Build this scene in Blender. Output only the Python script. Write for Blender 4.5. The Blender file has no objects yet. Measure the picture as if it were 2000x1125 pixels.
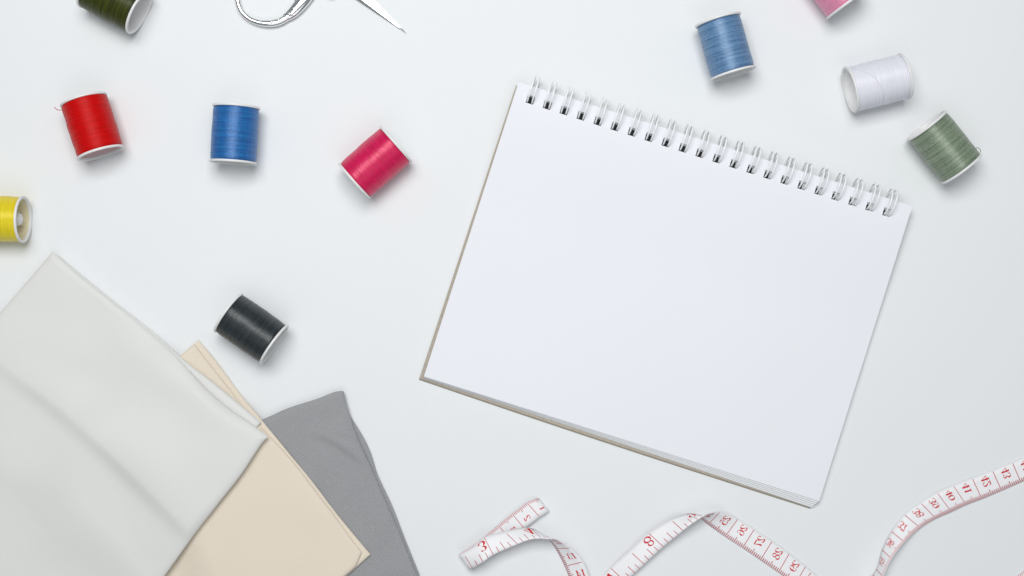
import bpy, bmesh, math, random
from mathutils import Vector, Matrix

random.seed(7)
S = bpy.context.scene
COL = S.collection

# ------------------------------------------------------------------ camera, light, exposure
H = 0.6625                      # camera height above the table (m); 4000 photo pixels = 1 m on the table
cam = bpy.data.cameras.new("camera")
cam.sensor_width = 36.0
cam.lens = 36.0 * H / 0.5
cam.clip_start = 0.01
cam.clip_end = 20.0
camo = bpy.data.objects.new("camera", cam)
camo.location = (0, 0, H)
COL.objects.link(camo)
S.camera = camo

W = bpy.data.worlds.new("World")
S.world = W
W.use_nodes = True
W.node_tree.nodes["Background"].inputs[0].default_value = (0.90, 0.965, 1.0, 1)
W.node_tree.nodes["Background"].inputs[1].default_value = 0.25

def area_light(name, loc, target, sx, sy, power, col):
    l = bpy.data.lights.new(name, 'AREA')
    l.shape = 'RECTANGLE'
    l.size, l.size_y, l.energy, l.color = sx, sy, power, col
    o = bpy.data.objects.new(name, l)
    o.location = loc
    o.rotation_euler = (Vector(target) - Vector(loc)).to_track_quat('-Z', 'Y').to_euler()
    COL.objects.link(o)

area_light("softbox", (-0.08, 0.33, 0.95), (0, 0.0, 0), 0.60, 0.46, 7.75, (1.0, 0.995, 0.985))
area_light("added_fill_light", (0.06, -0.50, 0.95), (0, -0.02, 0), 0.90, 0.50, 1.5, (0.985, 0.99, 1.0))  # added fill lamp, evens out the fall-off of the main light

S.view_settings.view_transform = 'Standard'
S.view_settings.look = 'None'
S.view_settings.exposure = 0.0
S.view_settings.gamma = 1.0
S.view_settings.use_curve_mapping = False
S.cycles.max_bounces = 8
S.cycles.use_denoising = True

# ------------------------------------------------------------------ helpers
PX = 1 / 4000.0

def P(px, py, z=0.0):
    """photo pixel (2000 x 1125) at height z -> world point"""
    k = (H - z) / H
    return Vector(((px - 1000.0) * PX * k, (562.5 - py) * PX * k, z))

def srgb(r, g, b):
    def f(c):
        c /= 255.0
        return c / 12.92 if c <= 0.04045 else ((c + 0.055) / 1.055) ** 2.4
    return (f(r), f(g), f(b), 1)

def smooth(a, b, x):
    t = max(0.0, min(1.0, (x - a) / (b - a)))
    return t * t * (3 - 2 * t)

def mesh_obj(name, verts, faces, mat, parent=None, shade=True, uvs=None):
    me = bpy.data.meshes.new(name)
    me.from_pydata([tuple(v) for v in verts], [], faces)
    me.materials.append(mat)
    if uvs is not None:
        ul = me.uv_layers.new(name="UVMap")
        for lp in me.loops:
            ul.data[lp.index].uv = uvs[lp.vertex_index]
    bm = bmesh.new()
    bm.from_mesh(me)
    bmesh.ops.recalc_face_normals(bm, faces=bm.faces)
    bm.to_mesh(me)
    bm.free()
    if shade:
        me.polygons.foreach_set('use_smooth', [True] * len(me.polygons))
    me.update()
    o = bpy.data.objects.new(name, me)
    COL.objects.link(o)
    if parent is not None:
        o.parent = parent
    return o

def tag(o, label=None, cat=None, group=None, kind=None):
    if label: o["label"] = label
    if cat: o["category"] = cat
    if group: o["group"] = group
    if kind: o["kind"] = kind

def empty(name, loc=(0, 0, 0), rz=0.0):
    o = bpy.data.objects.new(name, None)
    o.empty_display_size = 0.01
    o.location = loc
    o.rotation_euler = (0, 0, rz)
    COL.objects.link(o)
    return o

def new_mat(name):
    m = bpy.data.materials.new(name)
    m.use_nodes = True
    return m, m.node_tree, m.node_tree.nodes["Principled BSDF"]

def N(nt, typ, **kw):
    n = nt.nodes.new(typ)
    for k, v in kw.items():
        if k in n.inputs.keys():
            n.inputs[k].default_value = v
        else:
            setattr(n, k, v)
    return n

def hermite(keys, x):
    """non-uniform catmull-rom through keys [(x, Vector)]"""
    n = len(keys)
    i = 0
    while i < n - 2 and x > keys[i + 1][0]:
        i += 1
    x0, p0 = keys[i]
    x1, p1 = keys[i + 1]
    def tan(k):
        if k == 0:
            return (keys[1][1] - keys[0][1]) / (keys[1][0] - keys[0][0])
        if k == n - 1:
            return (keys[-1][1] - keys[-2][1]) / (keys[-1][0] - keys[-2][0])
        return (keys[k + 1][1] - keys[k - 1][1]) / (keys[k + 1][0] - keys[k - 1][0])
    h = x1 - x0
    t = (x - x0) / h
    m0, m1 = tan(i) * h, tan(i + 1) * h
    return (p0 * (2*t**3 - 3*t*t + 1) + m0 * (t**3 - 2*t*t + t) + p1 * (-2*t**3 + 3*t*t) + m1 * (t**3 - t*t))

def sweep(path, radii, seg=16, closed=False, flat=1.0, caps=True):
    """tube along 3-D path; radii per point; flat squashes the section in z"""
    n = len(path)
    V, F = [], []
    for i, p in enumerate(path):
        a = path[(i - 1) % n] if (closed or i > 0) else path[i]
        b = path[(i + 1) % n] if (closed or i < n - 1) else path[i]
        t = (b - a).normalized()
        up = Vector((0, 0, 1))
        if abs(t.z) > 0.95:
            up = Vector((0, 1, 0))
        s = t.cross(up).normalized()
        u = s.cross(t).normalized()
        r = radii[i] if hasattr(radii, '__len__') else radii
        for k in range(seg):
            an = 2 * math.pi * k / seg
            V.append(p + s * (math.cos(an) * r) + u * (math.sin(an) * r * flat))
    m = n if closed else n - 1
    for i in range(m):
        for k in range(seg):
            a = i * seg + k
            b = i * seg + (k + 1) % seg
            c = ((i + 1) % n) * seg + (k + 1) % seg
            d = ((i + 1) % n) * seg + k
            F.append((a, b, c, d))
    if not closed and caps:
        F.append(tuple(range(seg - 1, -1, -1)))
        F.append(tuple((n - 1) * seg + k for k in range(seg)))
    return V, F

def merge(*parts):
    V, F = [], []
    for v, f in parts:
        o = len(V)
        V += list(v)
        F += [tuple(i + o for i in q) for q in f]
    return V, F

# ------------------------------------------------------------------ materials
def plain(name, col, rough=0.5, metal=0.0, spec=0.5, noise=0.0, nscale=300.0, bump=0.0):
    m, nt, b = new_mat(name)
    b.inputs["Base Color"].default_value = col
    b.inputs["Roughness"].default_value = rough
    b.inputs["Metallic"].default_value = metal
    b.inputs["Specular IOR Level"].default_value = spec
    if noise or bump:
        tc = N(nt, 'ShaderNodeTexCoord')
        nz = N(nt, 'ShaderNodeTexNoise', Scale=nscale, Detail=5.0)
        nt.links.new(tc.outputs['Object'], nz.inputs['Vector'])
        if noise:
            mr = N(nt, 'ShaderNodeMapRange')
            mr.inputs[3].default_value = 1 - noise
            mr.inputs[4].default_value = 1 + noise
            nt.links.new(nz.outputs['Fac'], mr.inputs[0])
            mx = N(nt, 'ShaderNodeVectorMath', operation='SCALE')
            mx.inputs[0].default_value = col[:3]
            nt.links.new(mr.outputs[0], mx.inputs['Scale'])
            nt.links.new(mx.outputs[0], b.inputs['Base Color'])
        if bump:
            bp = N(nt, 'ShaderNodeBump', Strength=bump, Distance=0.0002)
            nt.links.new(nz.outputs['Fac'], bp.inputs['Height'])
            nt.links.new(bp.outputs[0], b.inputs['Normal'])
    return m

M_table = plain("table_white", (0.80, 0.822, 0.838, 1), 0.55, 0, 0.25, noise=0.012, nscale=9.0)
M_page = plain("page_paper", (0.83, 0.842, 0.888, 1), 0.75, 0, 0.15, noise=0.01, nscale=14.0)
M_sheet = plain("sheet_paper", (0.80, 0.81, 0.83, 1), 0.8, 0, 0.1)
M_card = plain("grey_board", (0.44, 0.395, 0.33, 1), 0.9, 0, 0.1, noise=0.25, nscale=900.0, bump=0.3)
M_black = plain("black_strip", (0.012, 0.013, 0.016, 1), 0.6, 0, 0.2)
M_wire = plain("white_wire", (0.92, 0.93, 0.945, 1), 0.30, 0.0, 0.5)
M_steel = plain("polished_steel", (0.87, 0.88, 0.89, 1), 0.13, 1.0, 0.5)
M_steel_dark = plain("steel_recess", (0.30, 0.31, 0.32, 1), 0.3, 1.0, 0.5)
M_plastic = plain("spool_plastic", (0.80, 0.80, 0.80, 1), 0.38, 0, 0.45)
M_plastic.node_tree.nodes["Principled BSDF"].inputs["Subsurface Weight"].default_value = 0.25
M_plastic.node_tree.nodes["Principled BSDF"].inputs["Subsurface Radius"].default_value = (0.003, 0.003, 0.003)
M_tape = plain("tape_vinyl", (0.88, 0.88, 0.90, 1), 0.5, 0, 0.4)
M_red = plain("tape_red_print", srgb(205, 32, 42), 0.5, 0, 0.3)
M_redthin = plain("tape_red_lines", srgb(190, 38, 56), 0.5, 0, 0.3)

def thread_mat(name, col, col2, contrast=0.34, spec=1.0, rough=0.40):
    m, nt, b = new_mat(name)
    tc = N(nt, 'ShaderNodeTexCoord')
    mp = N(nt, 'ShaderNodeMapping')
    mp.inputs['Scale'].default_value = (1750, 40, 40)
    nt.links.new(tc.outputs['Object'], mp.inputs['Vector'])
    nz = N(nt, 'ShaderNodeTexNoise', Scale=1.0, Detail=4.0, Roughness=0.65)
    nt.links.new(mp.outputs[0], nz.inputs['Vector'])
    mp2 = N(nt, 'ShaderNodeMapping')
    mp2.inputs['Scale'].default_value = (4200, 900, 900)
    nt.links.new(tc.outputs['Object'], mp2.inputs['Vector'])
    nz2 = N(nt, 'ShaderNodeTexNoise', Scale=1.0, Detail=2.0)
    nt.links.new(mp2.outputs[0], nz2.inputs['Vector'])
    ad = N(nt, 'ShaderNodeMath', operation='MULTIPLY_ADD')
    ad.inputs[1].default_value = 0.6
    nt.links.new(nz2.outputs['Fac'], ad.inputs[0])
    nt.links.new(nz.outputs['Fac'], ad.inputs[2])
    cr = N(nt, 'ShaderNodeMapRange')
    cr.inputs[1].default_value = 0.80 - contrast
    cr.inputs[2].default_value = 0.80 + contrast
    nt.links.new(ad.outputs[0], cr.inputs[0])
    mx = N(nt, 'ShaderNodeMix', data_type='RGBA')
    mx.inputs[6].default_value = col2
    mx.inputs[7].default_value = col
    nt.links.new(cr.outputs[0], mx.inputs[0])
    nt.links.new(mx.outputs[2], b.inputs['Base Color'])
    bp = N(nt, 'ShaderNodeBump', Strength=0.55, Distance=0.0003)
    nt.links.new(ad.outputs[0], bp.inputs['Height'])
    nt.links.new(bp.outputs[0], b.inputs['Normal'])
    b.inputs['Roughness'].default_value = rough
    tg = N(nt, 'ShaderNodeTangent', direction_type='RADIAL', axis='X')
    nt.links.new(tg.outputs[0], b.inputs['Tangent'])
    b.inputs['IOR'].default_value = 1.75
    b.inputs['Anisotropic'].default_value = 0.8
    b.inputs['Anisotropic Rotation'].default_value = 0.25
    b.inputs['Specular IOR Level'].default_value = spec
    b.inputs['Specular Tint'].default_value = tuple(0.35 + 0.65 * c for c in col[:3]) + (1,)
    b.inputs['Sheen Weight'].default_value = 0.0
    return m

def cloth_mat(name, col, pitch, contrast, bump, twill=False, rough=0.8, spec=0.15, sheen=0.2):
    """woven cloth: warp and weft threads from the UV map (metres)"""
    m, nt, b = new_mat(name)
    uv = N(nt, 'ShaderNodeTexCoord')
    nz = N(nt, 'ShaderNodeTexNoise', Scale=260.0, Detail=2.0)
    nt.links.new(uv.outputs['UV'], nz.inputs['Vector'])
    ds = N(nt, 'ShaderNodeVectorMath', operation='SCALE')
    ds.inputs['Scale'].default_value = pitch * 0.8
    nt.links.new(nz.outputs['Color'], ds.inputs[0])
    av = N(nt, 'ShaderNodeVectorMath', operation='ADD')
    nt.links.new(uv.outputs['UV'], av.inputs[0])
    nt.links.new(ds.outputs[0], av.inputs[1])
    sp = N(nt, 'ShaderNodeSeparateXYZ')
    nt.links.new(av.outputs[0], sp.inputs[0])
    k = 2 * math.pi / pitch
    def sine(sock, kk, other=None, k2=0.0):
        mu = N(nt, 'ShaderNodeMath', operation='MULTIPLY')
        mu.inputs[1].default_value = kk
        nt.links.new(sock, mu.inputs[0])
        out = mu.outputs[0]
        if other is not None:
            m2 = N(nt, 'ShaderNodeMath', operation='MULTIPLY_ADD')
            m2.inputs[1].default_value = k2
            nt.links.new(other, m2.inputs[0])
            nt.links.new(out, m2.inputs[2])
            out = m2.outputs[0]
        si = N(nt, 'ShaderNodeMath', operation='SINE')
        nt.links.new(out, si.inputs[0])
        return si.outputs[0]
    if twill:
        a = sine(sp.outputs[0], k, sp.outputs[1], k * 0.8)
        c = sine(sp.outputs[1], k * 1.5)
        pr = N(nt, 'ShaderNodeMath', operation='MULTIPLY_ADD')
        pr.inputs[1].default_value = 0.4
        nt.links.new(c, pr.inputs[0])
        nt.links.new(a, pr.inputs[2])
    else:
        pr = N(nt, 'ShaderNodeMath', operation='MULTIPLY')
        nt.links.new(sine(sp.outputs[0], k), pr.inputs[0])
        nt.links.new(sine(sp.outputs[1], k), pr.inputs[1])
    big = N(nt, 'ShaderNodeTexNoise', Scale=1400.0, Detail=3.0)
    nt.links.new(uv.outputs['UV'], big.inputs['Vector'])
    hgt = N(nt, 'ShaderNodeMath', operation='MULTIPLY_ADD')
    hgt.inputs[1].default_value = 0.9
    nt.links.new(big.outputs['Fac'], hgt.inputs[0])
    nt.links.new(pr.outputs[0], hgt.inputs[2])
    mr = N(nt, 'ShaderNodeMapRange')
    mr.inputs[1].default_value = -0.7
    mr.inputs[2].default_value = 1.6
    mr.inputs[3].default_value = 1 - contrast
    mr.inputs[4].default_value = 1 + contrast
    nt.links.new(hgt.outputs[0], mr.inputs[0])
    sc = N(nt, 'ShaderNodeVectorMath', operation='SCALE')
    sc.inputs[0].default_value = col[:3]
    nt.links.new(mr.outputs[0], sc.inputs['Scale'])
    nt.links.new(sc.outputs[0], b.inputs['Base Color'])
    bp = N(nt, 'ShaderNodeBump', Strength=bump, Distance=0.00015)
    nt.links.new(hgt.outputs[0], bp.inputs['Height'])
    nt.links.new(bp.outputs[0], b.inputs['Normal'])
    b.inputs['Roughness'].default_value = rough
    b.inputs['Specular IOR Level'].default_value = spec
    b.inputs['Sheen Weight'].default_value = sheen
    return m

M_white_cloth = cloth_mat("white_satin_cloth", (0.73, 0.732, 0.715, 1), 0.0009, 0.02, 0.12, False, 0.55, 0.3, 0.1)
M_beige_cloth = cloth_mat("beige_cotton", (0.785, 0.70, 0.585, 1), 0.0010, 0.06, 0.25, False)
M_grey_cloth = cloth_mat("grey_linen", (0.36, 0.365, 0.378, 1), 0.00112, 0.30, 0.9)

# ------------------------------------------------------------------ table
tb = mesh_obj("tabletop", [(-1.5, -1.5, 0), (1.5, -1.5, 0), (1.5, 1.5, 0), (-1.5, 1.5, 0)], [(0, 1, 2, 3)], M_table, shade=False)
tag(tb, kind="structure")

# ------------------------------------------------------------------ folded cloths
def seg_signed(px, py, a, b):
    ax, ay = a
    bx, by = b
    dx, dy = bx - ax, by - ay
    L = math.hypot(dx, dy)
    t = ((px - ax) * dx + (py - ay) * dy) / (L * L)
    s = ((px - ax) * dy - (py - ay) * dx) / L      # + on the upper-right of a line running down-right
    return s, t, L

_dense = {}
def dense(pts):
    if pts not in _dense:
        keys = [(i, Vector((p[0], p[1], 0))) for i, p in enumerate(pts)]
        m = (len(pts) - 1) * 6
        _dense[pts] = [tuple(hermite(keys, i * (len(pts) - 1) / m)[:2]) for i in range(m + 1)]
    return _dense[pts]

def crease(px, py, pts, amp, w_up, w_low):
    """ridge along a polyline, its own width on either side"""
    best = None
    pts = dense(tuple(pts))
    n = len(pts) - 1
    for i in range(n):
        s, t, L = seg_signed(px, py, pts[i], pts[i + 1])
        tc = max(0.0, min(1.0, t))
        qx = pts[i][0] + (pts[i + 1][0] - pts[i][0]) * tc
        qy = pts[i][1] + (pts[i + 1][1] - pts[i][1]) * tc
        d = math.hypot(px - qx, py - qy)
        if best is None or d < best[0]:
            best = (d, s, (i + tc) / n)
    d, s, t = best
    w = w_up if s > 0 else w_low
    end = smooth(0.0, 0.45, t) * (1 - smooth(0.6, 1.0, t))
    return amp * math.exp(-(d / w) ** 2) * end

def poly_in(px, py, poly):
    """signed distance (px) to a convex polygon, + inside"""
    return min(((b[0] - a[0]) * (py - a[1]) - (b[1] - a[1]) * (px - a[0])) / math.hypot(b[0] - a[0], b[1] - a[1])
               for a, b in zip(poly, poly[1:] + poly[:1]))

def along(pts, n_first=None):
    L = [0]
    for a, b in zip(pts, pts[1:]):
        L.append(L[-1] + math.hypot(b[0] - a[0], b[1] - a[1]))
    keys = [(l, Vector((p[0], p[1], 0))) for l, p in zip(L, pts)]
    tot = L[-1]
    if len(pts) == 2:
        return (lambda t: keys[0][1].lerp(keys[1][1], t)), tot
    return (lambda t: hermite(keys, t * tot)), tot

def spacing(n, length, re):
    """parameter values, dense near both ends so the fold rounds off"""
    out = set()
    k = 9
    for i in range(k):
        d = re * (1 - math.cos(math.pi / 2 * i / (k - 1)))
        out.add(d / length)
        out.add(1 - d / length)
    for i in range(n + 1):
        t = i / n
        if re / length < t < 1 - re / length:
            out.add(t)
    return sorted(out)

def cloth_layer(name, ab, bc, ad, dc, zb, T, mat, parent, wr=None, re=7.0, nu=110, nv=110, ang=0.0):
    """one folded-over layer of cloth: a soft slab between four edge lines given in photo pixels"""
    fab, lab = along(ab); fbc, lbc = along(bc); fad, lad = along(ad); fdc, ldc = along(dc)
    A, B, C, D = fab(0), fab(1), fdc(1), fdc(0)
    us, vs = spacing(nu, lab, re), spacing(nv, lad, re)
    top, bot, uvs = [], [], []
    ca, sa = math.cos(ang), math.sin(ang)
    for v in vs:
        for u in us:
            q = (fab(u) * (1 - v) + fdc(u) * v + fad(v) * (1 - u) + fbc(v) * u
                 - (A * (1 - u) * (1 - v) + B * u * (1 - v) + D * (1 - u) * v + C * u * v))
            q = q + Vector((mnoise.noise(Vector((q.x / 90, q.y / 90, T * 4000))), mnoise.noise(Vector((q.x / 90, q.y / 90, 7 + T * 4000))), 0)) * 1.5
            d = min(u * lab, (1 - u) * lab, v * lad, (1 - v) * lad)
            pr = math.sqrt(max(0.0, 1 - (1 - min(d / re, 1)) ** 2))
            base = zb(q.x, q.y)
            w = (wr(q.x, q.y) if wr else 0.0) * min(1.0, d / 22.0 + 0.25)
            w = max(w, -T * 0.5)
            p = P(q.x, q.y, base + T / 2)
            top.append(Vector((p.x, p.y, base + T / 2 + T / 2 * pr + w)))
            bot.append(Vector((p.x, p.y, base + T / 2 - T / 2 * pr + min(w, 0.0) * 0.0)))
            uvs.append((p.x * ca + p.y * sa, -p.x * sa + p.y * ca))
    nU, nV = len(us), len(vs)
    V = top + bot
    F = []
    o = nU * nV
    for j in range(nV - 1):
        for i in range(nU - 1):
            a = j * nU + i
            F.append((a, a + 1, a + nU + 1, a + nU))
            F.append((o + a, o + a + nU, o + a + nU + 1, o + a + 1))
    ring = [i for i in range(nU)] + [j * nU + nU - 1 for j in range(1, nV)] + \
           [(nV - 1) * nU + i for i in range(nU - 2, -1, -1)] + [j * nU for j in range(nV - 2, 0, -1)]
    for a, b in zip(ring, ring[1:] + ring[:1]):
        F.append((a, o + a, o + b, b))
    ob = mesh_obj(name, V, F, mat, parent, uvs=uvs + uvs)
    bm = bmesh.new()
    bm.from_mesh(ob.data)
    bmesh.ops.remove_doubles(bm, verts=bm.verts, dist=1e-6)
    bm.to_mesh(ob.data)
    bm.free()
    return ob

from mathutils import noise as mnoise
def lump(px, py, sc, seed):
    return mnoise.noise(Vector((px / sc, py / sc, seed)))

GREY = [(320, 888), (668, 763), (840, 1190), (500, 1330)]
BEIGE = [(388, 664), (724, 1083), (430, 1330), (90, 930)]
def h_grey(px, py):
    return 0.0042 * smooth(-70, 12, poly_in(px, py, GREY))
def h_beige(px, py):
    return h_grey(px, py) * 0.95 + 0.0034 * smooth(-60, 12, poly_in(px, py, BEIGE))

def soft_in(px, py, poly, k=32.0):
    """rounded version of poly_in, for cloth bridging over what lies below"""
    tot = 0.0
    for a, b in zip(poly, poly[1:] + poly[:1]):
        d = ((b[0] - a[0]) * (py - a[1]) - (b[1] - a[1]) * (px - a[0])) / math.hypot(b[0] - a[0], b[1] - a[1])
        tot += math.exp(max(-30.0, min(30.0, -d / k)))
    return -k * math.log(tot)
def h_white(px, py):
    return 0.0042 * smooth(-120, 60, soft_in(px, py, GREY)) + 0.0046 * smooth(-75, 25, soft_in(px, py, BEIGE))

# grey
g = empty("folded_cloth", P(620, 1000))
inv = Matrix.Translation(-g.location)
def keep(o):            # parts are built in world space
    o.matrix_parent_inverse = inv
    return o
def w_grey(px, py):
    r = crease(px, py, [(585, 835), (625, 845), (660, 862), (705, 893), (730, 915)], 0.0015, 20, 9)
    r += crease(px, py, [(640, 815), (668, 838), (690, 860)], 0.0006, 10, 8)
    r += crease(px, py, [(560, 900), (640, 930), (700, 980)], 0.0004, 40, 30)
    return r + 0.0007 * lump(px, py, 60, 3.1)
keep(cloth_layer("lower_fold", [(322, 886), (480, 832), (664, 768)],
            [(664, 768), (676, 795), (687, 817), (699, 836), (713, 860), (725, 886), (738, 926), (767, 990), (793, 1056), (817, 1118), (853, 1210)],
            [(322, 886), (500, 1330)], [(500, 1330), (853, 1210)],
            lambda x, y: 0.0002, 0.0022, M_grey_cloth, g, re=7, ang=0.35))
keep(cloth_layer("upper_fold", [(320, 884), (400, 857), (515, 818), (560, 798), (620, 779), (655, 765), (671, 763)],
            [(671, 763), (677, 791), (687, 826), (699, 857), (715, 891), (732, 928), (753, 976), (780, 1041), (803, 1096), (848, 1206)],
            [(320, 884), (498, 1328)], [(498, 1328), (848, 1206)],
            lambda x, y: 0.0021, 0.0034, M_grey_cloth, g, w_grey, re=13, ang=0.35))
tag(g, "grey woven cloth folded flat, at the bottom of the fabric pile", "cloth", "folded cloths in the fabric pile")

# beige
b_ = empty("folded_cloth", P(480, 950))
inv = Matrix.Translation(-b_.location)
def w_beige(px, py):
    return 0.0004 * lump(px, py, 90, 9.2) + crease(px, py, [(560, 900), (600, 980), (650, 1060)], 0.0003, 40, 40)
keep(cloth_layer("lower_fold", [(388, 664), (430, 716), (470, 770), (512, 821), (593, 919), (665, 1011), (724, 1083)],
            [(724, 1083), (680, 1122), (430, 1340)], [(388, 664), (356, 692), (90, 930)], [(90, 930), (430, 1340)],
            lambda x, y: 0.0003 + 1.25 * h_grey(x, y), 0.0020, M_beige_cloth, b_, re=7, ang=0.9))
keep(cloth_layer("upper_fold", [(379, 672), (418, 722), (461, 776), (505, 829), (576, 907), (646, 997), (707, 1079)],
            [(707, 1079), (694, 1106), (675, 1123), (424, 1338)], [(379, 672), (352, 695), (92, 926)], [(92, 926), (424, 1338)],
            lambda x, y: 0.0020 + 1.25 * h_grey(x, y), 0.0022, M_beige_cloth, b_, w_beige, re=9, ang=0.9))
tag(b_, "cream beige cotton cloth folded flat between the grey and white cloths", "cloth", "folded cloths in the fabric pile")

# white
wh = empty("folded_cloth", P(200, 850))
inv = Matrix.Translation(-wh.location)
def w_white(px, py):
    r = crease(px, py, [(-200, 540), (-60, 650), (20, 715), (120, 790), (210, 868), (300, 955), (390, 1050), (500, 1180), (620, 1320)], 0.0027, 66, 22)
    r += crease(px, py, [(-60, 660), (30, 652), (120, 668), (215, 712), (300, 770)], 0.0006, 46, 34)
    r += crease(px, py, [(170, 600), (260, 675), (350, 745), (450, 815), (520, 870)], 0.0015, 26, 40)
    r += crease(px, py, [(-220, 700), (-80, 830), (30, 930), (120, 1040), (200, 1150)], 0.0006, 56, 34)
    r += crease(px, py, [(60, 1000), (150, 1090), (230, 1190)], 0.0007, 50, 30)
    return r + 0.0008 * lump(px, py, 120, 5.5)
keep(cloth_layer("lower_fold", [(113, 497), (200, 571), (300, 650), (357, 701), (430, 757), (510, 825)],
            [(510, 825), (470, 885), (376, 1012), (318, 1100), (100, 1400)], [(113, 497), (-250, 890)], [(-250, 890), (100, 1400)],
            lambda x, y: 0.0003 + h_white(x, y), 0.0026, M_white_cloth, wh, re=8, ang=0.2))
keep(cloth_layer("upper_fold", [(104, 492), (150, 533), (200, 574), (255, 618), (300, 656), (350, 703), (400, 757), (450, 800), (499, 833), (525, 853)],
            [(525, 853), (512, 866), (473, 924), (425, 986), (380, 1044), (322, 1125), (110, 1410)], [(104, 492), (0, 610), (-260, 890)], [(-260, 890), (110, 1410)],
            lambda x, y: 0.0029 + h_white(x, y), 0.0034, M_white_cloth, wh, w_white, re=15, nu=150, nv=150, ang=0.2))
tag(wh, "off white satiny cloth folded flat, lying on top of the fabric pile", "cloth", "folded cloths in the fabric pile")

# ------------------------------------------------------------------ notebook
nb = empty("spiral_notebook", P(1300, 570))
inv = Matrix.Translation(-nb.location)
NH = 22
PW, HOLE0, PITCH = 806.5, 32.5, 34.78            # page width, first hole, hole spacing (photo px along the spine)
PL = 604.0
U_HOLES = [(HOLE0 + i * PITCH) / PW for i in range(NH)]

DOWN = Vector((-0.303, 0.953, 0))
def lift(v):             # the leaves rise towards the wire binding
    return 0.0040 * (1 - smooth(0.0, 0.45, v))

def leaf(name, TL, TR, BR, BL, z, T, mat, holes=True, bow=0.0, label=None, slant=1.1):
    hw = 7.6 / PW
    v0, v1 = 18.3 / PL, 34.2 / PL
    if holes:
        us = [0.0]
        for u in U_HOLES:
            us += [u - hw, u + hw]
        us.append(1.0)
        vs = [0.0, v0 * 0.5, v0, v1] + [v1 + (1 - v1) * (i / 22.0) for i in range(1, 23)]
    else:
        us = [i / 20 for i in range(21)]
        vs = [i / 22 for i in range(23)]
    TL, TR, BR, BL = [Vector((a[0], a[1], 0)) for a in (TL, TR, BR, BL)]
    idx = {}
    V, F = [], []
    def vert(i, j, top):
        k = (i, j, top)
        if k not in idx:
            u, v = us[i], vs[j]
            q = (TL * (1 - u) + TR * u) * (1 - v) + (BL * (1 - u) + BR * u) * v
            q = q + DOWN * (bow * math.sin(math.pi * u) * v)
            zz = z + lift(v)
            p = P(q.x, q.y, zz)
            idx[k] = len(V)
            if not top and j == len(vs) - 1 and holes:      # the cut edge of the stack leans outwards
                p = P(q.x + DOWN.x * slant, q.y + DOWN.y * slant, zz)
            V.append(Vector((p.x, p.y, zz - (0 if top else T))))
        return idx[k]
    def solid(i, j):
        if i < 0 or j < 0 or i >= len(us) - 1 or j >= len(vs) - 1:
            return False
        if holes and i % 2 == 1 and abs(vs[j] - v0) < 1e-9:
            return False
        return True
    for j in range(len(vs) - 1):
        for i in range(len(us) - 1):
            if not solid(i, j):
                continue
            F.append((vert(i, j, 1), vert(i + 1, j, 1), vert(i + 1, j + 1, 1), vert(i, j + 1, 1)))
            F.append((vert(i, j, 0), vert(i, j + 1, 0), vert(i + 1, j + 1, 0), vert(i + 1, j, 0)))
            for (di, dj, a, b) in ((0, -1, (i, j), (i + 1, j)), (0, 1, (i + 1, j + 1), (i, j + 1)),
                                   (-1, 0, (i, j + 1), (i, j)), (1, 0, (i + 1, j), (i + 1, j + 1))):
                if not solid(i + di, j + dj):
                    F.append((vert(*a, 1), vert(*b, 1), vert(*b, 0), vert(*a, 0)))
    o = keep(mesh_obj(name, V, F, mat, nb, shade=False))
    if label:
        o["label"] = label
    return o

leaf("back_cover", (1008, 166.5), (1768, 405), (1583, 991.0), (819, 739), 0.0014, 0.0013, M_card, bow=2.6, slant=3.5)
NS = 5
for k in range(NS):
    t = k / (NS - 1)
    z = 0.0046 - 0.00066 * k
    TL = (1013 + 0.6 * t, 160 + 3.5 * t)
    TR = (1782 - 11 * t, 402.5 + 2.0 * t)
    BR = (1600 - 13.5 * t, 979 + 12 * t)
    BL = (828 + 0.5 * t, 735 + 3.2 * t)
    leaf("page", TL, TR, BR, BL, z, 0.00050, M_page if k == 0 else M_sheet, bow=-1.0 * t,
         label="blank white top page" if k == 0 else None)

def page_point(u, mm, z):
    """point on the spine line: fraction along it, millimetres towards the page's foot, height"""
    a, b = P(1013, 160, 0.0078), P(1782, 402.5, 0.0078)
    ex = (b - a).normalized()
    ey = Vector((ex.y, -ex.x, 0))
    return a + (b - a) * u + ey * (mm * 0.001) + Vector((0, 0, z - 0.0078)), ex, ey

# dark strip added under the pages to make the punched holes black
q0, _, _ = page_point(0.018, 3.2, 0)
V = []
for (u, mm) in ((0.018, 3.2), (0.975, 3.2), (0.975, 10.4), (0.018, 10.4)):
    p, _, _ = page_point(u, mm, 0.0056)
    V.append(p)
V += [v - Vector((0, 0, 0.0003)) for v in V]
keep(mesh_obj("added_hole_backing", V, [(0, 1, 2, 3), (7, 6, 5, 4), (0, 4, 5, 1), (1, 5, 6, 2), (2, 6, 7, 3), (3, 7, 4, 0)], M_black, nb, shade=False))

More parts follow.
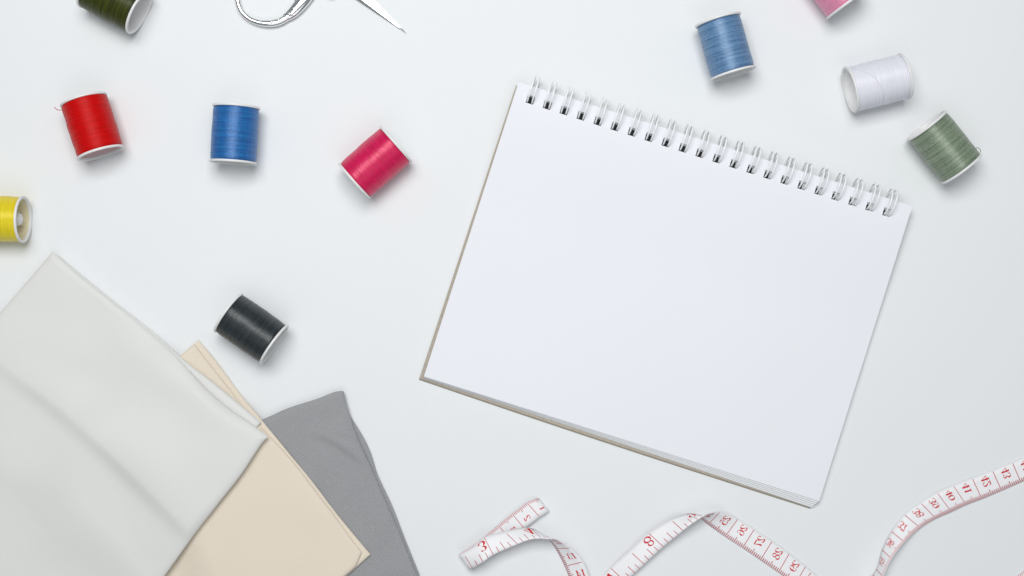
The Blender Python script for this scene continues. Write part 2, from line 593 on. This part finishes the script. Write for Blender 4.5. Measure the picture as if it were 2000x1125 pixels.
# wire loops: one pair per hole
ring_mesh = None
for u in U_HOLES:
    c, ex, ey = page_point(u, 1.5, 0.0071)
    R, r = 0.0064, 0.00041
    Vt, Ft = [], []
    for sgn in (-1, 1):
        path = []
        for k in range(64):
            an = 2 * math.pi * k / 64
            # pairs draw together at the outer tip
            tip = max(0.0, -math.cos(an)) ** 3
            path.append(ex * (sgn * (0.00118 - 0.00012 * tip)) + ey * (math.cos(an) * R) + Vector((0, 0, math.sin(an) * R)))
        n = len(path)
        base = len(Vt)
        for i in range(n):
            rad = (ey * math.cos(2 * math.pi * i / 64) + Vector((0, 0, math.sin(2 * math.pi * i / 64))))
            for q in range(10):
                b2 = 2 * math.pi * q / 10
                Vt.append(path[i] + rad * (math.cos(b2) * r) + ex * (math.sin(b2) * r))
        for i in range(n):
            for q in range(10):
                Ft.append((base + i * 10 + q, base + i * 10 + (q + 1) % 10, base + ((i + 1) % n) * 10 + (q + 1) % 10, base + ((i + 1) % n) * 10 + q))
    if ring_mesh is None:
        o = mesh_obj("wire_ring", Vt, Ft, M_wire, nb)
        ring_mesh = o.data
    else:
        o = bpy.data.objects.new("wire_ring", ring_mesh)
        COL.objects.link(o)
        o.parent = nb
    o.location = c
    keep(o)
tag(nb, "blank white spiral notebook with wire rings along its top edge and grey board back", "notebook")

# ------------------------------------------------------------------ thread spools
SR, SL = 0.0113, 0.0276          # flange radius, spool length

def lathe(profile, seg=72):
    """profile [(x, r)] revolved about local x"""
    V, F = [], []
    for (x, r) in profile:
        for k in range(seg):
            a = 2 * math.pi * k / seg
            V.append(Vector((x, r * math.cos(a), r * math.sin(a))))
    for i in range(len(profile) - 1):
        for k in range(seg):
            F.append((i * seg + k, i * seg + (k + 1) % seg, (i + 1) * seg + (k + 1) % seg, (i + 1) * seg + k))
    return V, F

def flange_mesh(sgn):
    h = SL / 2
    pr = [(h - 0.0011, SR * 0.875), (h - 0.0011, SR * 0.965), (h - 0.0010, SR * 0.992), (h - 0.0008, SR), (h - 0.0002, SR), (h, SR * 0.985),
          (h, SR * 0.912), (h - 0.0002, SR * 0.892), (h - 0.0016, SR * 0.875)]
    return lathe([(sgn * x, r) for x, r in pr])

def core_mesh():
    h = SL / 2 - 0.0012
    return lathe([(h, SR * 0.876), (h - 0.003, SR * 0.85), (h - 0.0090, SR * 0.83), (h - 0.0098, SR * 0.78), (h - 0.0098, 0.0001),
                  (-h + 0.0098, 0.0001), (-h + 0.0098, SR * 0.78), (-h + 0.0090, SR * 0.83), (-h + 0.003, SR * 0.85), (-h, SR * 0.876)])

def hub_mesh():
    h = SL / 2 - 0.0045
    return lathe([(-h, 0.0001), (-h + 0.0001, 0.0012), (-h + 0.0006, 0.0026), (-h + 0.0018, 0.0033), (h - 0.0018, 0.0033), (h - 0.0006, 0.0026), (h - 0.0001, 0.0012), (h, 0.0001)], 32)

FL = None
def make_spool(px, py, ax, ay, mat, label, seed, fat=0.95, end=None, roll=0.0, core=None, hub=0.62):
    global FL
    rnd = random.Random(seed)
    ang = math.atan2(-ay, ax)
    p = P(px, py, SR)
    root = empty("thread_spool", (p.x, p.y, 0.0), ang)
    tag(root, label, "thread spool", "thread spools scattered on the table")
    up = Vector((0, 0, SR))
    # wound thread: every turn is a small bump along the spool
    half = SL / 2 - 0.00112
    turns = 58
    prof_n = turns * 4
    seg = 80
    tr = [rnd.uniform(-1, 1) for _ in range(turns + 3)]
    Vt, Ft = [], []
    for i in range(prof_n + 1):
        t = i / prof_n
        for k in range(seg):
            a = 2 * math.pi * k / seg
            ph = t * turns + a / (2 * math.pi)
            j = int(ph)
            f = ph - j
            bump = abs(math.sin(math.pi * ph)) * 0.00003 + (tr[j] * (1 - f) + tr[j + 1] * f) * 0.00005
            big = 0.00022 * mnoise.noise(Vector((t * 5.0, math.cos(a) * 0.8 + seed, math.sin(a) * 0.8)))
            fine = 0.00006 * mnoise.noise(Vector((t * 40.0, math.cos(a) * 2.2, math.sin(a) * 2.2 + seed)))
            edge = -0.0004 * (1 - smooth(0, 0.035, t)) - 0.0004 * (1 - smooth(0, 0.035, 1 - t))
            r = SR * fat + bump + big + fine + edge + 0.0002 * math.sin(math.pi * t)
            r = min(r, SR * 1.03)
            Vt.append(Vector((-half + 2 * half * t, r * math.cos(a), r * math.sin(a))))
    for i in range(prof_n):
        for k in range(seg):
            Ft.append((i * seg + k, i * seg + (k + 1) % seg, (i + 1) * seg + (k + 1) % seg, (i + 1) * seg + k))
    th = mesh_obj("wound_thread", Vt, Ft, mat, root)
    th.location = up
    th.rotation_euler = (roll, 0, 0)
    if FL is None:
        a = mesh_obj("flange", *flange_mesh(1), M_plastic, root)
        b = mesh_obj("flange", *flange_mesh(-1), M_plastic, root)
        c = mesh_obj("hub", *hub_mesh(), M_plastic, root)
        d = mesh_obj("core", *core_mesh(), M_plastic, root)
        FL = (a.data, b.data, c.data, d.data)
        parts = (a, b, c, d)
    else:
        parts = []
        for nm, d in zip(("flange", "flange", "hub", "core"), FL):
            o = bpy.data.objects.new(nm, d)
            COL.objects.link(o)
            o.parent = root
            parts.append(o)
    for o in parts:
        o.location = up
    parts[2].scale = (hub, 1, 1)
    if core:
        for o in parts[3:]:
            o.material_slots[0].link = 'OBJECT'
            o.material_slots[0].material = core
    if end:
        pts = [Vector(q) for q in end]
        keys = list(enumerate(pts))
        path = [hermite(keys, i * (len(pts) - 1) / 24) for i in range(25)]
        keep_o = mesh_obj("thread_end", *sweep(path, 0.00016, 6), mat, root)
    return root

T_red = thread_mat("red_thread", srgb(222, 3, 4), srgb(165, 0, 1), 0.5, 0.35, 0.5)
T_blue = thread_mat("blue_thread", srgb(36, 122, 192), srgb(2, 58, 122), 0.28)
T_pink = thread_mat("pink_thread", srgb(230, 12, 98), srgb(176, 0, 52), 0.32)
T_sky = thread_mat("steel_blue_thread", srgb(116, 156, 194), srgb(50, 88, 132), 0.28)
T_pale = thread_mat("pale_pink_thread", srgb(236, 162, 190), srgb(200, 104, 142), 0.40)
T_white = thread_mat("white_thread", srgb(238, 238, 245), srgb(220, 220, 232), 0.45, 0.4, 0.5)
T_sage = thread_mat("sage_thread", srgb(146, 160, 138), srgb(76, 94, 74), 0.28)
T_black = thread_mat("black_thread", srgb(48, 58, 62), srgb(7, 9, 10), 0.28)
T_olive = thread_mat("olive_thread", srgb(72, 80, 18), srgb(11, 15, 0), 0.28, 0.45)
T_yellow = thread_mat("yellow_thread", srgb(240, 222, 48), srgb(214, 190, 18), 0.42, 0.6)

C_yellow = plain("yellowish_core", (0.80, 0.73, 0.50, 1), 0.4)       # thin plastic with the yarn shining through
C_white = plain("brightened_white_core", (0.93, 0.93, 0.93, 1), 0.4)  # base colour brightened so the hollow end shows less shade
C_red = plain("pinkish_core", (0.74, 0.56, 0.57, 1), 0.4)
make_spool(180, 247, 34, 106, T_red, "bright red thread spool, its near rim facing down", 1, 0.97, core=C_red,
           end=[(-0.0118, -0.0100, 0.0125), (-0.0120, -0.0120, 0.0120), (-0.0128, -0.0135, 0.0118), (-0.0142, -0.0142, 0.0121)])
make_spool(458.5, 263, -7, 113.5, T_blue, "royal blue thread spool between the red and hot pink spools", 2, 0.95)
make_spool(733, 317.5, 81.5, -72, T_pink, "hot pink thread spool lying aslant left of the notebook", 3, 0.95)
make_spool(1417, 91.5, 30.5, 107, T_sky, "steel blue thread spool above the notebook's wire rings", 4, 0.93)
make_spool(1621, -35, 0.584, 0.81, T_pale, "pale pink thread spool cut off by the top of the picture", 5, 0.94)
make_spool(1713, 162, 121, -30, T_white, "white thread spool with one strand running across its windings", 6, 0.95, core=C_white,
           end=[(-0.0120, 0.0086, 0.0183), (-0.0092, 0.0074, 0.0196), (-0.0048, 0.0033, 0.0219), (-0.0024, -0.0012, 0.0224), (-0.0015, -0.0060, 0.0207), (-0.0010, -0.0090, 0.0178)])
make_spool(1844, 287.5, 70.5, 88, T_sage, "sage green thread spool right of the notebook's top corner", 7, 0.96,
           end=[(0.0095, 0.0100, 0.0140), (0.0100, 0.0118, 0.0132), (0.0118, 0.0124, 0.0125), (0.0128, 0.0112, 0.0120), (0.0120, 0.0096, 0.0120)])
make_spool(491, 642, 93.5, 65.5, T_black, "charcoal black thread spool beside the folded cloths", 8, 0.96)
make_spool(224, -1, 0.88, 0.476, T_olive, "dark olive green thread spool at the top left of the picture", 9, 0.97)
make_spool(-9, 427, 1.0, 0.03, T_yellow, "yellow thread spool cut off at the left edge, hollow end showing", 10, 0.95, core=C_yellow, hub=1.4)

# ------------------------------------------------------------------ scissors
sc = empty("embroidery_scissors", P(640, -45))
inv = Matrix.Translation(-sc.location)
ZS = 0.0024
def curve_px(pts, n, z=ZS, closed=False):
    pts3 = [P(a[0], a[1], z) for a in pts]
    if closed:
        keys = list(enumerate(pts3[-2:] + pts3 + pts3[:3]))
        return [hermite(keys, 2 + i * len(pts3) / n) for i in range(n)]
    keys = list(enumerate(pts3))
    return [hermite(keys, i * (len(pts3) - 1) / (n - 1)) for i in range(n)]

def finger_ring(pts, shank, rad, rad2):
    path = curve_px(pts, 96, closed=True)
    n = len(path)
    rr = []
    for i, p in enumerate(path):
        t = i / n
        rr.append(rad(t))
    a = sweep(path, rr, 18, True, 0.85)
    p2 = curve_px(shank, 40)
    b = sweep(p2, [rad2(i / 39) for i in range(40)], 18, False, 0.62)
    return merge(a, b)

# lower ring (t = 0 at the left, running down, right and up)
ring1 = [(463.5, -14), (469, 18), (489, 38), (518, 46), (548, 41), (572, 22), (581, -8), (570, -42), (540, -62), (505, -62), (476, -44)]
shank1 = [(552, 38), (570, 26), (588, 7), (606, -14), (626, -34), (648, -52)]
keep(mesh_obj("handle_loop", *finger_ring(ring1, shank1,
     lambda t: 0.00125 + 0.0006 * math.exp(-((t - 0.36) / 0.12) ** 2),
     lambda t: 0.0016 + 0.0016 * math.sin(math.pi * min(1, t * 1.15))), M_steel, sc))
ring2 = [(430, -178), (436, -146), (456, -126), (485, -118), (515, -123), (539, -142), (548, -172), (537, -206), (507, -226), (472, -226), (443, -208)]
shank2 = [(519, -126), (545, -118), (575, -100), (602, -78), (626, -60), (648, -42)]
keep(mesh_obj("handle_loop", *finger_ring(ring2, shank2,
     lambda t: 0.00125 + 0.0006 * math.exp(-((t - 0.36) / 0.12) ** 2),
     lambda t: 0.0016 + 0.0016 * math.sin(math.pi * min(1, t * 1.15))), M_steel, sc))

# raised ornament on the lower shank
rnd = random.Random(4)
parts = []
orn = [(530, 42.5, 5.0, 0.1), (543, 39.5, 5.5, -0.3), (552, 35.5, 3.2, 0.9), (557, 32, 3.2, 0.9), (565, 27, 6.0, -0.6), (574, 17, 6.5, -0.9), (583, 9, 7.0, -0.8), (593, -4, 8.0, -0.9), (579, 20, 3.5, 0.2), (570, 30, 3.0, 0.4)]
for (x, y, r, an) in orn:
    c = P(x, y, ZS + 0.0014)
    V, F = [], []
    nu, nv = 14, 7
    for j in range(nv + 1):
        ph = math.pi / 2 * j / nv
        for i in range(nu):
            a = 2 * math.pi * i / nu
            lx = r * PX * math.cos(a) * math.cos(ph)
            ly = r * 0.62 * PX * math.sin(a) * math.cos(ph)
            V.append(c + Vector((lx * math.cos(-an) - ly * math.sin(-an), lx * math.sin(-an) + ly * math.cos(-an), 0.0009 * math.sin(ph) - 0.0004)))
    for j in range(nv):
        for i in range(nu):
            F.append((j * nu + i, j * nu + (i + 1) % nu, (j + 1) * nu + (i + 1) % nu, (j + 1) * nu + i))
    parts.append((V, F))
keep(mesh_obj("ornament", *merge(*parts), M_steel, sc))

def blade(tip, root_low, root_up, zoff, name="blade"):
    """long tapering blade: back edge, raised ridge, cutting edge"""
    V, F = [], []
    n = 26
    for i in range(n + 1):
        t = i / n
        w = (1 - t) ** 0.93
        tipv = Vector((tip[0], tip[1], 0))
        lo = tipv + (Vector((root_low[0], root_low[1], 0)) - tipv) * (1 - t)
        upv = tipv + (Vector((root_up[0], root_up[1], 0)) - tipv) * (1 - t)
        mid = (lo + upv) / 2
        lo = mid + (lo - mid) * (w / max(1e-6, 1 - t)) if t < 1 else mid
        upv = mid + (upv - mid) * (w / max(1e-6, 1 - t)) if t < 1 else mid
        ridge = lo.lerp(upv, 0.24)
        z0, th = zoff, 0.0019 * (0.25 + 0.75 * (1 - t))
        for (q, z) in ((lo, z0 + th * 0.15), (lo, z0 + th * 0.55), (ridge, z0 + th), (upv, z0 + th * 0.72), (upv, z0 + th * 0.55), (lo.lerp(upv, 0.5), z0)):
            V.append(P(q.x, q.y, z))
    for i in range(n):
        for k in range(6):
            F.append((i * 6 + k, i * 6 + (k + 1) % 6, (i + 1) * 6 + (k + 1) % 6, (i + 1) * 6 + k))
    F.append((5, 4, 3, 2, 1, 0))
    F.append(tuple(n * 6 + k for k in range(6)))
    return keep(mesh_obj(name, V, F, M_steel, sc, shade=False))
blade((793.5, 64.5), (634, -44), (664, -66), 0.0009)
blade((838, -22), (636, -34), (640, -62), 0.0029)
V, F = lathe([(-0.0012, 0.0001), (-0.0012, 0.0024), (0.0008, 0.0024), (0.0012, 0.0018), (0.0012, 0.0001)], 28)
c = P(647, -47, 0.0052)
keep(mesh_obj("pivot_screw", [c + Vector((v.y, v.z, v.x)) for v in V], F, M_steel, sc))
V, F = sweep(curve_px([(655, -28), (650, -14), (646, -7), (645.5, -4)], 12, 0.0022), [0.0013, 0.0014, 0.0015, 0.0016, 0.0017, 0.0018, 0.0018, 0.0018, 0.0018, 0.0016, 0.0012, 0.0005], 14)
keep(mesh_obj("finger_stop", V, F, M_steel, sc))
tag(sc, "ornate silver embroidery scissors lying half open at the top edge", "scissors")

# ------------------------------------------------------------------ tape measure
# keys: centimetre mark s, photo position of the centimetre edge and of the inch edge, height of the lower edge, which edge is up
TW = 41.0 * PX
TK = [
    (0.00, (1052, 973), (1073, 999), 0.0004, 0), (0.35, (1047, 973.5), (1070, 1000), 0.0024, 0), (0.7, (1039, 976.5), (1063, 1004), 0.0034, 0),
    (1.0, (1028.5, 981), (1054, 1009.5), 0.0036, 0), (1.5, (1014.5, 992), (1039, 1021), 0.0032, 0), (2.0, (1000, 1003), (1024.5, 1032.5), 0.0026, 0),
    (3.0, (973, 1025), (998, 1056), 0.0016, 0), (4.0, (944, 1049), (969, 1081), 0.0012, 0), (5.0, (916, 1070), (939, 1101), 0.0012, 0),
    (5.65, (898, 1081), (920, 1111), 0.0030, 0), (6.0, (896.5, 1082), (918, 1112), 0.0048, 0), (6.35, (905, 1080), (923.5, 1110), 0.0066, 0),
    (7.0, (926, 1065), (944, 1097), 0.0068, 1), (7.62, (945.5, 1049.5), (963.5, 1083.5), 0.0068, 1), (8.89, (985, 1037.5), (1010.5, 1062.8), 0.0056, 1), (9.6, (1015, 1031.5), (1036, 1053.5), 0.0045, 1),
    (10.16, (1037, 1032), (1057, 1051.5), 0.0042, 1), (10.7, (1055, 1039.5), (1071, 1052.5), 0.0030, 1), (11.2, (1068.5, 1050), (1083, 1052), 0.0018, 1),
    (11.6, (1077, 1059.5), (1098, 1058.5), 0.0010, 1), (12.0, (1085.5, 1071.5), (1114, 1070), 0.0006, 1), (13.0, (1103.3, 1106), (1138, 1097), 0.0005, 1),
    (14.0, (1116, 1143), (1154, 1137), 0.0005, 1), (15.0, (1122, 1182), (1160, 1178), 0.0005, 1), (15.7, (1136, 1207), (1160, 1196), 0.0005, 1),
    (16.3, (1150, 1178), (1178, 1196), 0.0005, 1), (17.0, (1170, 1134), (1199, 1163), 0.0006, 1), (17.78, (1192.5, 1109), (1222, 1137), 0.0010, 1),
    (19.05, (1229, 1075), (1258, 1102), 0.0022, 1), (20.32, (1266.5, 1041), (1295.7, 1067.8), 0.0030, 1), (21.59, (1309, 1014), (1334, 1036.3), 0.0030, 1),
    (22.23, (1333, 1005.5), (1353, 1021.5), 0.0026, 1), (22.86, (1354, 1003), (1372, 1009), 0.0018, 1), (23.4, (1368, 1012), (1388, 1001.5), 0.0010, 1),
    (24.0, (1383, 1024), (1406.5, 999), 0.0006, 1), (25.0, (1416, 1048), (1441.5, 1012.5), 0.0005, 1), (26.0, (1450, 1070), (1473.5, 1033), 0.0005, 1),
    (27.0, (1485, 1094), (1508.5, 1056), 0.0005, 1), (28.0, (1520, 1118), (1542, 1080), 0.0005, 1), (29.0, (1552, 1142), (1574, 1105), 0.0005, 1),
    (30.0, (1586, 1167), (1605, 1130), 0.0005, 1), (31.0, (1624, 1187), (1640, 1150), 0.0005, 1), (32.0, (1664, 1190), (1663, 1153), 0.0005, 0),
    (33.0, (1700, 1165), (1688, 1140), 0.0004, -1), (34.0, (1724, 1125), (1711.5, 1111.5), 0.0004, -1), (35.0, (1741.5, 1091), (1722.5, 1073.5), 0.0004, -1),
    (36.0, (1766.5, 1059), (1740.5, 1037.5), 0.0004, -1), (37.0, (1797, 1031), (1766, 1005), 0.0005, -1), (38.0, (1828, 1013), (1798, 982), 0.0008, -1),
    (39.0, (1858, 999.5), (1830, 962), 0.0010, -1), (40.0, (1887, 986), (1861.5, 948), 0.0008, -1), (41.0, (1917.5, 974.5), (1898.5, 933.5), 0.0006, -1),
    (42.0, (1956, 958.5), (1938, 918.5), 0.0005, 0), (43.0, (1993.5, 942), (1977, 903), 0.0005, 0), (44.0, (2031, 926), (2015, 888), 0.0005, 0),
    (46.0, (2106, 906), (2100, 866), 0.0005, 0), (48.0, (2160, 926), (2190, 898), 0.0005, 0), (50.0, (2166, 985), (2206, 990), 0.0005, 0),
    (52.0, (2130, 1034), (2158, 1064), 0.0005, 0), (54.0, (2064, 1076), (2088, 1109), 0.0005, 0), (56.0, (1998, 1116), (2020, 1150), 0.0005, 0), (58.0, (1930, 1165), (1958, 1195), 0.0005, 0),
]
CK, IK = [], []
for (s, c, i, z, up) in TK:
    if up == 0:
        zc = zi = z
    else:
        d = (P(*c, z) - P(*i, z)).length
        dz = math.sqrt(max(0.0, TW * TW - d * d))
        zc, zi = (z, z + dz) if up > 0 else (z + dz, z)
    CK.append((s, P(c[0], c[1], zc)))
    IK.append((s, P(i[0], i[1], zi)))

def ribbon(s, w):
    """w = 0 at the centimetre edge, 1 at the inch edge; returns point and the normal of the centimetre face"""
    c, i = hermite(CK, s), hermite(IK, s)
    e = 0.02
    a = hermite(CK, max(0, s - e)).lerp(hermite(IK, max(0, s - e)), w)
    b = hermite(CK, min(58, s + e)).lerp(hermite(IK, min(58, s + e)), w)
    n = (i - c).cross(b - a).normalized()
    return c.lerp(i, w), n

# the centimetre face of the ribbon is up at s = 42
SGN = 1 if ribbon(42.0, 0.5)[1].z > 0 else -1
TT = 0.00016
def on_face(s, w, side, off=0.0):
    p, n = ribbon(s, w)
    return p + n * (SGN * side * (TT + off))

tm = empty("tape_measure", P(1400, 1060))
inv = Matrix.Translation(-tm.location)
V, F = [], []
ns, nw = 900, 4
for k in range(ns + 1):
    s = 58.0 * k / ns
    for side in (1, -1):
        for j in range(nw + 1):
            V.append(on_face(s, j / nw, side))
row = 2 * (nw + 1)
for k in range(ns):
    a, b = k * row, (k + 1) * row
    for j in range(nw):
        F.append((a + j, a + j + 1, b + j + 1, b + j))
        q = nw + 1
        F.append((a + q + j + 1, a + q + j, b + q + j, b + q + j + 1))
    F.append((a, b, b + nw + 1, a + nw + 1))
    F.append((a + nw, a + 2 * nw + 1, b + 2 * nw + 1, b + nw))
F.append(tuple(range(nw + 1)) + tuple(range(2 * nw + 1, nw, -1)))
keep(mesh_obj("band", V, F, M_tape, tm))

# --- figures: strokes (x, y, half width) in a 0.6 x 1 box, thick-and-thin as on the tape
def arc(cx, cy, rx, ry, thick, thin, tilt=0.0, n=20):
    return [(cx + rx * math.cos(2 * math.pi * k / n), cy + ry * math.sin(2 * math.pi * k / n),
             thin + (thick - thin) * abs(math.cos(2 * math.pi * k / n + tilt)) ** 1.6) for k in range(n + 1)]
SIX = [(.50, .82, .055), (.44, .95, .03), (.30, .965, .022), (.14, .78, .06), (.08, .45, .085), (.13, .14, .05), (.30, .02, .022), (.48, .13, .06), (.53, .32, .08), (.46, .52, .05), (.31, .60, .022), (.16, .50, .022)]
DIG = {
    '0': [arc(.3, .5, .23, .48, .085, .02)],
    '1': [[(.3, 0, .085), (.3, 1, .085)], [(.08, .03, .03), (.52, .03, .03)], [(.28, .96, .04), (.10, .80, .03)]],
    '2': [[(.12, .72, .075), (.10, .84, .05), (.28, .97, .025), (.47, .88, .06), (.50, .72, .085), (.40, .50, .06), (.22, .28, .035), (.08, .08, .03)],
          [(.07, .07, .07), (.48, .07, .07)], [(.50, .07, .03), (.56, .26, .03)]],
    '3': [[(.12, .78, .075), (.14, .90, .04), (.29, .975, .025), (.45, .87, .07), (.46, .72, .08), (.36, .56, .03), (.24, .53, .022)],
          [(.24, .53, .022), (.40, .49, .04), (.52, .30, .09), (.46, .10, .06), (.28, .015, .025), (.12, .08, .04), (.10, .22, .075)]],
    '4': [[(.42, 1, .025), (.03, .30, .03)], [(.03, .29, .04), (.60, .29, .04)], [(.42, 1, .085), (.42, 0, .085)], [(.26, .02, .025), (.58, .02, .025)]],
    '5': [[(.13, .93, .06), (.50, .93, .06)], [(.14, .95, .025), (.12, .52, .025)],
          [(.12, .52, .022), (.29, .63, .03), (.48, .53, .075), (.52, .32, .09), (.45, .10, .05), (.28, .015, .025), (.12, .08, .04), (.10, .20, .075)]],
    '6': [SIX],
    '7': [[(.06, .92, .07), (.56, .92, .07)], [(.07, .98, .03), (.05, .74, .03)], [(.55, .90, .03), (.40, .60, .045), (.28, .30, .08), (.24, .04, .10)]],
    '8': [arc(.3, .745, .19, .225, .06, .03, 0.6), arc(.3, .27, .23, .25, .075, .03, 0.6)],
    '9': [[(.6 - x, 1 - y, h) for x, y, h in SIX]],
}

def stroke_quads(st):
    pts = []
    if len(st) > 2:
        keys = [(i, Vector(q)) for i, q in enumerate(st)]
        m = (len(st) - 1) * 3
        pts = [hermite(keys, i * (len(st) - 1) / m) for i in range(m + 1)]
    else:
        a, b = Vector(st[0]), Vector(st[1])
        pts = [a.lerp(b, i / 6) for i in range(7)]
    L, Rr = [], []
    for i, p in enumerate(pts):
        a, b = pts[max(0, i - 1)], pts[min(len(pts) - 1, i + 1)]
        dx, dy = b.x - a.x, b.y - a.y
        l = math.hypot(dx, dy) or 1
        nx, ny = -dy / l, dx / l
        L.append((p.x + nx * p.z, p.y + ny * p.z))
        Rr.append((p.x - nx * p.z, p.y - ny * p.z))
    return L, Rr

class Print:
    def __init__(self): self.V, self.F = [], []
    def strip(self, L, R, side, off):
        o = len(self.V)
        for a, b in zip(L, R):
            self.V += [on_face(a[0], a[1], side, off), on_face(b[0], b[1], side, off)]
        for i in range(len(L) - 1):
            self.F.append((o + 2 * i, o + 2 * i + 1, o + 2 * i + 3, o + 2 * i + 2))
    def line(self, s, w0, w1, side, hw, off=3e-5):
        n = max(2, int(abs(w1 - w0) * 8))
        ws = [w0 + (w1 - w0) * i / n for i in range(n + 1)]
        self.strip([(s - hw, w) for w in ws], [(s + hw, w) for w in ws], side, off)

cm_l, cm_d, in_l, in_d = Print(), Print(), Print(), Print()
for n in range(0, 58):
    for k in range(1, 11):
        s = n + k / 10
        if k == 10:
            cm_l.line(s, 0.0, 0.95, 1, 0.016)
        else:
            cm_l.line(s, 0.0, 0.27 if k == 5 else 0.165, 1, 0.0165)
    txt = str(n + 1)
    hgt = 0.37                            # cm along the tape
    sw = 0.245                            # width fraction per figure
    w_start = 0.90 if len(txt) == 2 else 0.78
    for q, ch in enumerate(txt):
        for si, st in enumerate(DIG[ch]):
            L, R = stroke_quads(st)
            # reading direction runs from the inch edge to the centimetre edge, tops towards lower numbers (the tape is seen mirrored)
            f = lambda a: (n + 0.5 + 0.02 - (a[1] - 0.5) * hgt, w_start - (q * 0.62 + a[0]) * sw / 0.62)
            cm_d.strip([f(a) for a in L], [f(a) for a in R], 1, 4e-5 + 4e-6 * si)
INCH = 2.54
for e in range(1, int(58 / INCH * 8)):
    s = e * INCH / 8
    m = e % 8
    ln = 0.96 if m == 0 else 0.80 if m == 4 else 0.46 if m % 2 == 0 else 0.31
    in_l.line(s, 1.0, 1.0 - ln, -1, 0.016)
    if m == 0:
        txt = str(e // 8)
        wid = 0.44
        s0 = s - 0.06 - wid * (len(txt) if len(txt) == 1 else 1.9)
        for q, ch in enumerate(txt):
            for si, st in enumerate(DIG[ch]):
                L, R = stroke_quads(st)
                f = lambda a: (s0 + (q * 0.60 + a[0] / 0.60 * 0.58) * wid / 0.60, 0.09 + a[1] * 0.50)
                in_d.strip([f(a) for a in L], [f(a) for a in R], -1, 4e-5 + 4e-6 * si)
for nm, pl, pd in (("centimetre_scale", cm_l, cm_d), ("inch_scale", in_l, in_d)):
    V, F = merge((pl.V, pl.F), (pd.V, pd.F))
    o = keep(mesh_obj(nm, V, F, M_redthin, tm))
    o.data.materials.append(M_red)
    nf = len(pl.F)
    for i, p in enumerate(o.data.polygons):
        p.material_index = 0 if i < nf else 1
tag(tm, "white tape measure with red print curling along the bottom of the table", "tape measure")
